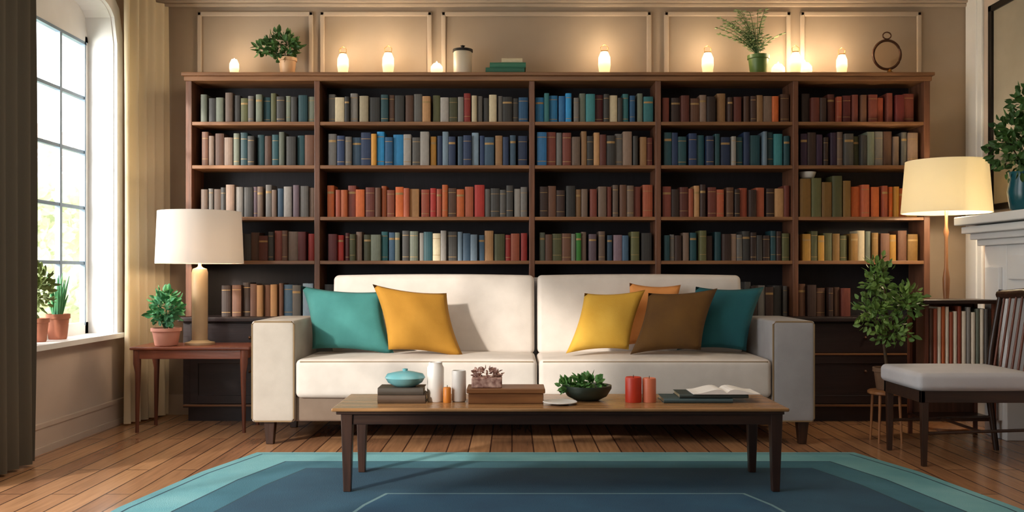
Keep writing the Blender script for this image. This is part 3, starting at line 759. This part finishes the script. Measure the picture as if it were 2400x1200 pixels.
# ------------------------------------------------------------------ floor lamp
fl = thing('floor_lamp', (2.97, 6.42, 0), 'floor lamp with cream drum shade and turned wooden pole', 'lamp')
fx, fy = 2.97, 6.42
B().lathe([(.15, 0), (.15, .015), (.12, .03), (.03, .04), (.02, .06)], fx, fy, 0, 32).make('base', 'golz', fl, smooth=True)
prof = [(.016, .05), (.013, .3), (.022, .34), (.013, .38), (.012, .7), (.022, .78), (.015, .84), (.022, .95), (.024, 1.02), (.013, 1.1), (.011, 1.3), (.018, 1.34), (.010, 1.38), (.010, 1.55)]
B().lathe(prof, fx, fy, 0, 16).make('pole', 'golz', fl, smooth=True)
b = B(); b.lathe([(.29, 0), (.262, .355), (.257, .355), (.285, 0), (.29, 0)], fx, fy, 1.47, 48)
b.f = [f for f in b.f if len(f) == 4]; b.m = b.m[:len(b.f)]
b.make('lamp_shade', 'shade2', fl, smooth=True)
b = B()
for a in range(3):
    t = a*2*math.pi/3; b.tube([(fx, fy, 1.79), (fx+.262*math.cos(t), fy+.262*math.sin(t), 1.79)], .003, 5)
b.tube([(fx, fy, 1.5), (fx, fy, 1.79)], .004, 6); b.make('harp', 'brass', fl)
B().lathe([(0, -.045), (.03, -.03), (.04, 0), (.03, .03), (0, .045)], fx, fy, 1.64, 20).make('bulb', 'bulb', fl, smooth=True)
light('lamp_light', 'POINT', (fx, fy-.06, 1.55), 17, (1, .82, .58), fl, shadow_soft_size=.05)

# fireplace
fp = thing('fireplace', (3.27, 5.6, 0), 'white classical fireplace surround with stepped mantel shelf', 'fireplace')
b = B(); b.box(3.12, 3.415, 5.0, 5.28, 0, 1.24); b.box(3.12, 3.415, 5.92, 6.2, 0, 1.24); b.box(3.12, 3.415, 5.28, 5.92, .95, 1.24)
for ya in (5.05, 5.97): b.box(3.095, 3.12, ya, ya+.18, .12, 1.1)
b.box(3.10, 3.12, 5.33, 5.87, 1.02, 1.17)
b.make('surround', 'trimw', fp, bevel=.006)
b = B(); b.box(3.08, 3.415, 4.98, 6.22, 1.24, 1.28); b.box(3.04, 3.415, 4.97, 6.235, 1.28, 1.32); b.box(2.99, 3.415, 4.96, 6.25, 1.32, 1.365); b.box(2.95, 3.415, 4.95, 6.27, 1.375, 1.43)
b.make('mantel_shelf', 'trimw', fp, bevel=.006)
B().box(3.30, 3.415, 5.28, 5.92, 0, .95).make('firebox', 'brick', fp)
mx, my = 3.10, 5.66
p = thing('potted_plant', (mx, my, 1.43), 'dense green shrub in a dark teal glazed pot on mantel', 'plant')
b = B(); b.lathe([(.07, 0), (.09, .02), (.105, .12), (.09, .2), (.1, .24), (.085, .24), (.08, .2), (0, .2)], mx, my, 1.43, 28); b.make('pot', 'tealp', p, smooth=True)
b = B(); stems(b, (mx, my, 1.6), [(mx-.1, my, 1.85), (mx+.08, my, 1.9), (mx, my, 2.0)], .007); b.make('stem', 'stem', p)
b = B(); b.bush((mx, my, 1.84), (.20, .2, .22), 560, .055, .036, shell=.4); b.bush((mx+.05, my, 2.08), (.13, .13, .13), 160, .055, .036); b.make('foliage', 'leafd', p)
p = thing('framed_picture', (3.40, 6.05, 1.52), 'large plain grey canvas in a slim dark frame', 'picture')
b = B(); ya, yb, za, zb = 5.35, 6.66, 1.5, 2.95; t = .045
b.box(3.375, 3.418, ya, yb, za, za+t); b.box(3.375, 3.418, ya, yb, zb-t, zb); b.box(3.375, 3.418, ya, ya+t, za, zb); b.box(3.375, 3.418, yb-t, yb, za, zb)
b.make('frame', 'blk', p, bevel=.004)
B().box(3.395, 3.417, ya+.04, yb-.04, za+.04, zb-.04).make('canvas', 'mirror', p)

lb = thing('book_rack', (2.87, 6.08, 0), 'low dark wooden book rack with reddish side posts', 'bookshelf')
B().box(2.60, 3.09, 5.93, 6.24, .865, .89).make('top_board', 'dark', lb, bevel=.004)
B().box(2.62, 3.07, 5.95, 6.22, .385, .405).make('shelf', 'dark', lb, bevel=.003)
B().box(2.62, 3.07, 5.95, 6.22, .12, .14).make('shelf', 'dark', lb, bevel=.003)
for x in (2.632, 3.062):
    for y in (5.965, 6.205): B().leg(x, y, 0, .866, .024, .024).make('post', 'redz', lb, bevel=.003)
B().box(2.62, 3.07, 6.215, 6.225, .13, .866).make('back_panel', 'case', lb)
x = 2.65
PAL['ivory'] = 'f4e6d0'
for i, c in enumerate(['brown', 'gingery', 'ivory', 'orange', 'ivory', 'gingery', 'ivory', 'rust', 'ivory', 'light_grey', 'ivory', 'sage', 'ivory', 'grey', 'ivory', 'dark_brown']):
    w = R.uniform(.021, .029)
    if x+w > 3.045: break
    o = place_book(x+w/2, 5.955, .4055, w, .2, R.uniform(.40, .445), c, 0, 'tall %s book standing in the low book rack' % c.replace('_', ' '), 'tall books in the low rack'); o.color = lin(PAL[c]); x += w+.003

ps = thing('plant_stand', (2.35, 5.9, 0), 'slim brown wooden plant stand with thin legs', 'stand')
B().lathe([(.10, 0), (.11, .006), (.11, .02), (.10, .026), (0, .026)], 2.35, 5.9, .30, 28).make('top', 'golz', ps, smooth=True)
for a in (45, 135, 225, 315):
    t = math.radians(a); B().tube([(2.35+.085*math.cos(t), 5.9+.085*math.sin(t), .305), (2.35+.10*math.cos(t), 5.9+.10*math.sin(t), 0)], [.010, .007], 8).make('leg', 'golz', ps, smooth=True)
p = thing('potted_tree', (2.35, 5.9, .327), 'small leafy green tree in a clay pot on a stand', 'plant')
b = B(); pot(b, 2.36, 5.9, .327, .085, .14); b.make('pot', 'clay', p, smooth=True)
B().lathe([(0, .11), (.07, .11), (0, .115)], 2.36, 5.9, .327, 20).make('soil', 'soil', p)
b = B(); b.tube([(2.36, 5.9, .43), (2.34, 5.9, .6), (2.35, 5.89, .8), (2.33, 5.9, 1.1)], [.012, .010, .008, .004], 8)
stems(b, (2.345, 5.9, .62), [(2.46, 5.9, .85), (2.25, 5.9, .8)], .006); b.make('trunk', 'stem', p, smooth=True)
b = B(); b.bush((2.30, 5.9, 1.02), (.09, .09, .16), 170, .05, .028, shell=.2); b.bush((2.46, 5.88, .88), (.12, .1, .12), 190, .05, .028, shell=.2); b.bush((2.27, 5.9, .82), (.12, .1, .12), 150, .05, .028, shell=.2); b.bush((2.38, 5.88, .70), (.14, .1, .1), 130, .05, .028, shell=.2)
b.make('foliage', 'leafy', p)

ac = thing('chair', (2.55, 5.38, 0), 'dark wooden spindle-back chair with padded off-white seat', 'chair')
B().soft(2.215, 2.86, 5.11, 5.66, .415, .515, .03, (.004, .004, .012)).make('seat_cushion', mat('pale_grey_seat_cloth', 'c6c4c8', 'bcbabe', rough=.9, bump=.1, bscale=220), ac, smooth=True)
b = B(); b.box(2.235, 2.84, 5.13, 5.155, .35, .415); b.box(2.235, 2.84, 5.615, 5.64, .35, .415); b.box(2.235, 2.26, 5.13, 5.64, .35, .415); b.box(2.815, 2.84, 5.13, 5.64, .35, .415)
b.make('seat_frame', 'dark', ac, bevel=.003)
for y in (5.15, 5.62):
    B().leg(2.26, y, 0, .415, .026, .04).make('leg', 'darkz', ac, bevel=.003)
    b = B(); b.tube([(2.90, y, 0), (2.85, y, .38), (2.87, y, .6), (2.93, y, .96)], [.016, .021, .02, .015], 10); b.make('back_post', 'darkz', ac, smooth=True)
b = B(); b.tube([(2.93, 5.13, .93), (2.945, 5.385, .945), (2.93, 5.64, .93)], [.026, .03, .026], 10); b.make('top_rail', 'dark', ac, smooth=True)
for k in range(7):
    y = 5.19+.065*k
    B().tube([(2.855, y, .42), (2.93, y, .93)], [.008, .007], 8).make('spindle', 'redz', ac, smooth=True)
b = B(); b.tube([(2.27, 5.15, .18), (2.88, 5.15, .2)], .009, 8); b.tube([(2.27, 5.62, .18), (2.88, 5.62, .2)], .009, 8); b.tube([(2.57, 5.15, .19), (2.57, 5.62, .19)], .009, 8); b.make('stretcher', 'darkz', ac, smooth=True)

# ------------------------------------------------------------------ CURTAINS
def curtain(pa, pb, z0, z1, waves, amp, m_, label):
    b = B(); n = waves*12; m2 = 14; vs = []; fs = []
    d = Vector((pb[0]-pa[0], pb[1]-pa[1])); nrm = Vector((d.y, -d.x)).normalized()
    if nrm.x < 0: nrm = -nrm
    for side in (0, 1):
        for i in range(n+1):
            t = i/n
            for j in range(m2+1):
                u = j/m2; z = z0+(z1-z0)*u
                a = amp*(1-.35*u)*math.sin(2*math.pi*waves*t+.5*math.sin(3*u))*(1+.3*math.sin(7*t))
                x = pa[0]+d.x*t+nrm.x*(a+side*.006); y = pa[1]+d.y*t+nrm.y*(a+side*.006)
                vs.append((x, y, z))
    N1 = (n+1)*(m2+1)
    for s_ in range(2):
        for i in range(n):
            for j in range(m2):
                a = s_*N1+i*(m2+1)+j; fs.append((a, a+1, a+m2+2, a+m2+1))
    for j in range(m2):
        for i in (0, n): a = i*(m2+1)+j; fs.append((a, a+1, a+1+N1, a+N1))
    for i in range(n):
        for j in (0, m2): a = i*(m2+1)+j; fs.append((a, a+m2+1, a+m2+1+N1, a+N1))
    b.add(vs, fs); b.make('curtain', m_, smooth=True, label=label, cat='curtain', group='window curtains')
curtain((-2.67, 4.50), (-2.66, 5.22), .015, 3.04, 6, .035, 'curtd', 'floor-length dark taupe curtain hanging beside the window')
curtain((-2.69, 6.50), (-2.56, 6.98), .015, 3.04, 5, .03, 'curt', 'floor-length sunlit cream curtain hanging beside the window')
p = thing('curtain_rod', (-2.66, 5.7, 3.06), 'dark metal curtain rod on brackets above the window', 'curtain rod')
B().tube([(-2.66, 4.45, 3.055), (-2.66, 7.0, 3.055)], .014, 12).make('rod', 'blk', p, smooth=True)
for y in (4.5, 5.9, 6.95): B().box(-2.78, -2.65, y-.01, y+.01, 3.045, 3.065).make('bracket', 'blk', p)

for x, y, s, kk, lb_ in [(-2.87, 5.93, 1.0, 0, 'green succulent in a terracotta pot on the window sill'), (-2.88, 5.70, .9, 1, 'bushy herb in a terracotta pot on the window sill')]:
    p = thing('potted_plant', (x, y, .642), lb_, 'plant')
    b = B(); pot(b, x, y, .642, .07*s, .16*s); b.make('pot', 'terra', p, smooth=True)
    b = B()
    if kk == 0:
        for i in range(22):
            a = R.uniform(0, 6.28); rr = R.uniform(.01, .05); hh = R.uniform(.12, .30)
            b.tube([(x+.02*math.cos(a), y+.02*math.sin(a), .642+.14*s), (x+rr*math.cos(a), y+rr*math.sin(a), .642+.14*s+hh*.6), (x+rr*1.5*math.cos(a), y+rr*1.6*math.sin(a), .642+.14*s+hh)], [.007, .008, .002], 6)
        b.make('leaves', 'leaft', p, smooth=True)
    else:
        b.bush((x, y, .95), (.075, .13, .15), 220, .05, .03, shell=.3); b.make('foliage', 'leafo', p)

# ------------------------------------------------------------------ OUTSIDE
B().box(-40, -3.4, -8, 40, -.5, -.4).make('garden_lawn', 'lawn', label='pale sunlit lawn outside the window', cat='lawn', kind='stuff')
def tree(x, y, h, r, m_, lb_):
    p = thing('garden_tree', (x, y, -.4), lb_, 'tree', 'trees in the garden')
    B().tube([(x, y, -.4), (x+.1, y, h*.4), (x, y, h*.8)], [.12, .09, .04], 8).make('trunk', 'stem', p, smooth=True)
    b = B()
    for i in range(7):
        a = R.uniform(0, 6.28); q = R.uniform(.2, .7)*r
        b.bush((x+q*math.cos(a), y+q*math.sin(a), h*R.uniform(.45, 1)), (r*.5, r*.5, r*.45), 260, .2, .12, shell=.3)
    b.make('foliage', m_, p)
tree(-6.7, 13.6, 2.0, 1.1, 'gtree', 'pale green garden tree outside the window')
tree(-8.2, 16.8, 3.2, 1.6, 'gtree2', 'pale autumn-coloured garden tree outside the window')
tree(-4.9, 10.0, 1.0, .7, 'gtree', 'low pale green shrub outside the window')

# ------------------------------------------------------------------ LIGHTING
w = bpy.data.worlds.new('sky'); scene.world = w; w.use_nodes = True
N = w.node_tree.nodes; L = w.node_tree.links
bg = N['Background']; tc = N.new('ShaderNodeTexCoord'); sp = N.new('ShaderNodeSeparateXYZ'); cr = N.new('ShaderNodeValToRGB')
L.new(tc.outputs['Generated'], sp.inputs[0]); L.new(sp.outputs['Z'], cr.inputs[0])
cr.color_ramp.elements[0].color = (1, .97, .94, 1); cr.color_ramp.elements[1].color = (.95, .97, 1, 1); cr.color_ramp.elements[1].position = .5
L.new(cr.outputs[0], bg.inputs['Color']); bg.inputs['Strength'].default_value = 3.0
sun = light('sun', 'SUN', (-8, -2, 6), 3.9, (1, .92, .80), angle=math.radians(3))
sun.rotation_euler = Vector((1, 1.25, -.56)).to_track_quat('-Z', 'Y').to_euler()
a = light('daylight_fill', 'AREA', (-3.3, 3.0, 1.6), 50, (.88, .94, 1), shape='RECTANGLE', size=2.0, size_y=2.2)  # added area lamp outside the unseen doors, fills the room from the left
a.rotation_euler = Vector((1, .3, -.15)).to_track_quat('-Z', 'Y').to_euler()
a = light('daylight_fill', 'AREA', (-4.1, 4.9, 2.0), 150, (1, .97, .92), shape='RECTANGLE', size=1.2, size_y=2.0)  # added lamp outside the window, out of sight, brightens curtain and reveal
a.rotation_euler = Vector((1, 1.05, -.1)).to_track_quat('-Z', 'Y').to_euler()
a = light('overhead_fill', 'AREA', (0, 4.0, 3.12), 34, (1, .88, .74), shape='RECTANGLE', size=2.6, size_y=1.6)  # added overhead fill, no fixture modelled
a = light('overhead_fill', 'AREA', (.4, .6, 3.12), 12, (1, .9, .78), shape='RECTANGLE', size=2.6, size_y=1.6)  # second added fill, above the viewer

cam = bpy.data.cameras.new('camera'); co = bpy.data.objects.new('camera', cam); COL.objects.link(co)
co.location = (0, 0, 1.06); co.rotation_euler = (math.radians(90), 0, 0)
cam.sensor_width = 36; cam.lens = 33; cam.shift_y = 40/2400; cam.clip_end = 200
scene.camera = co
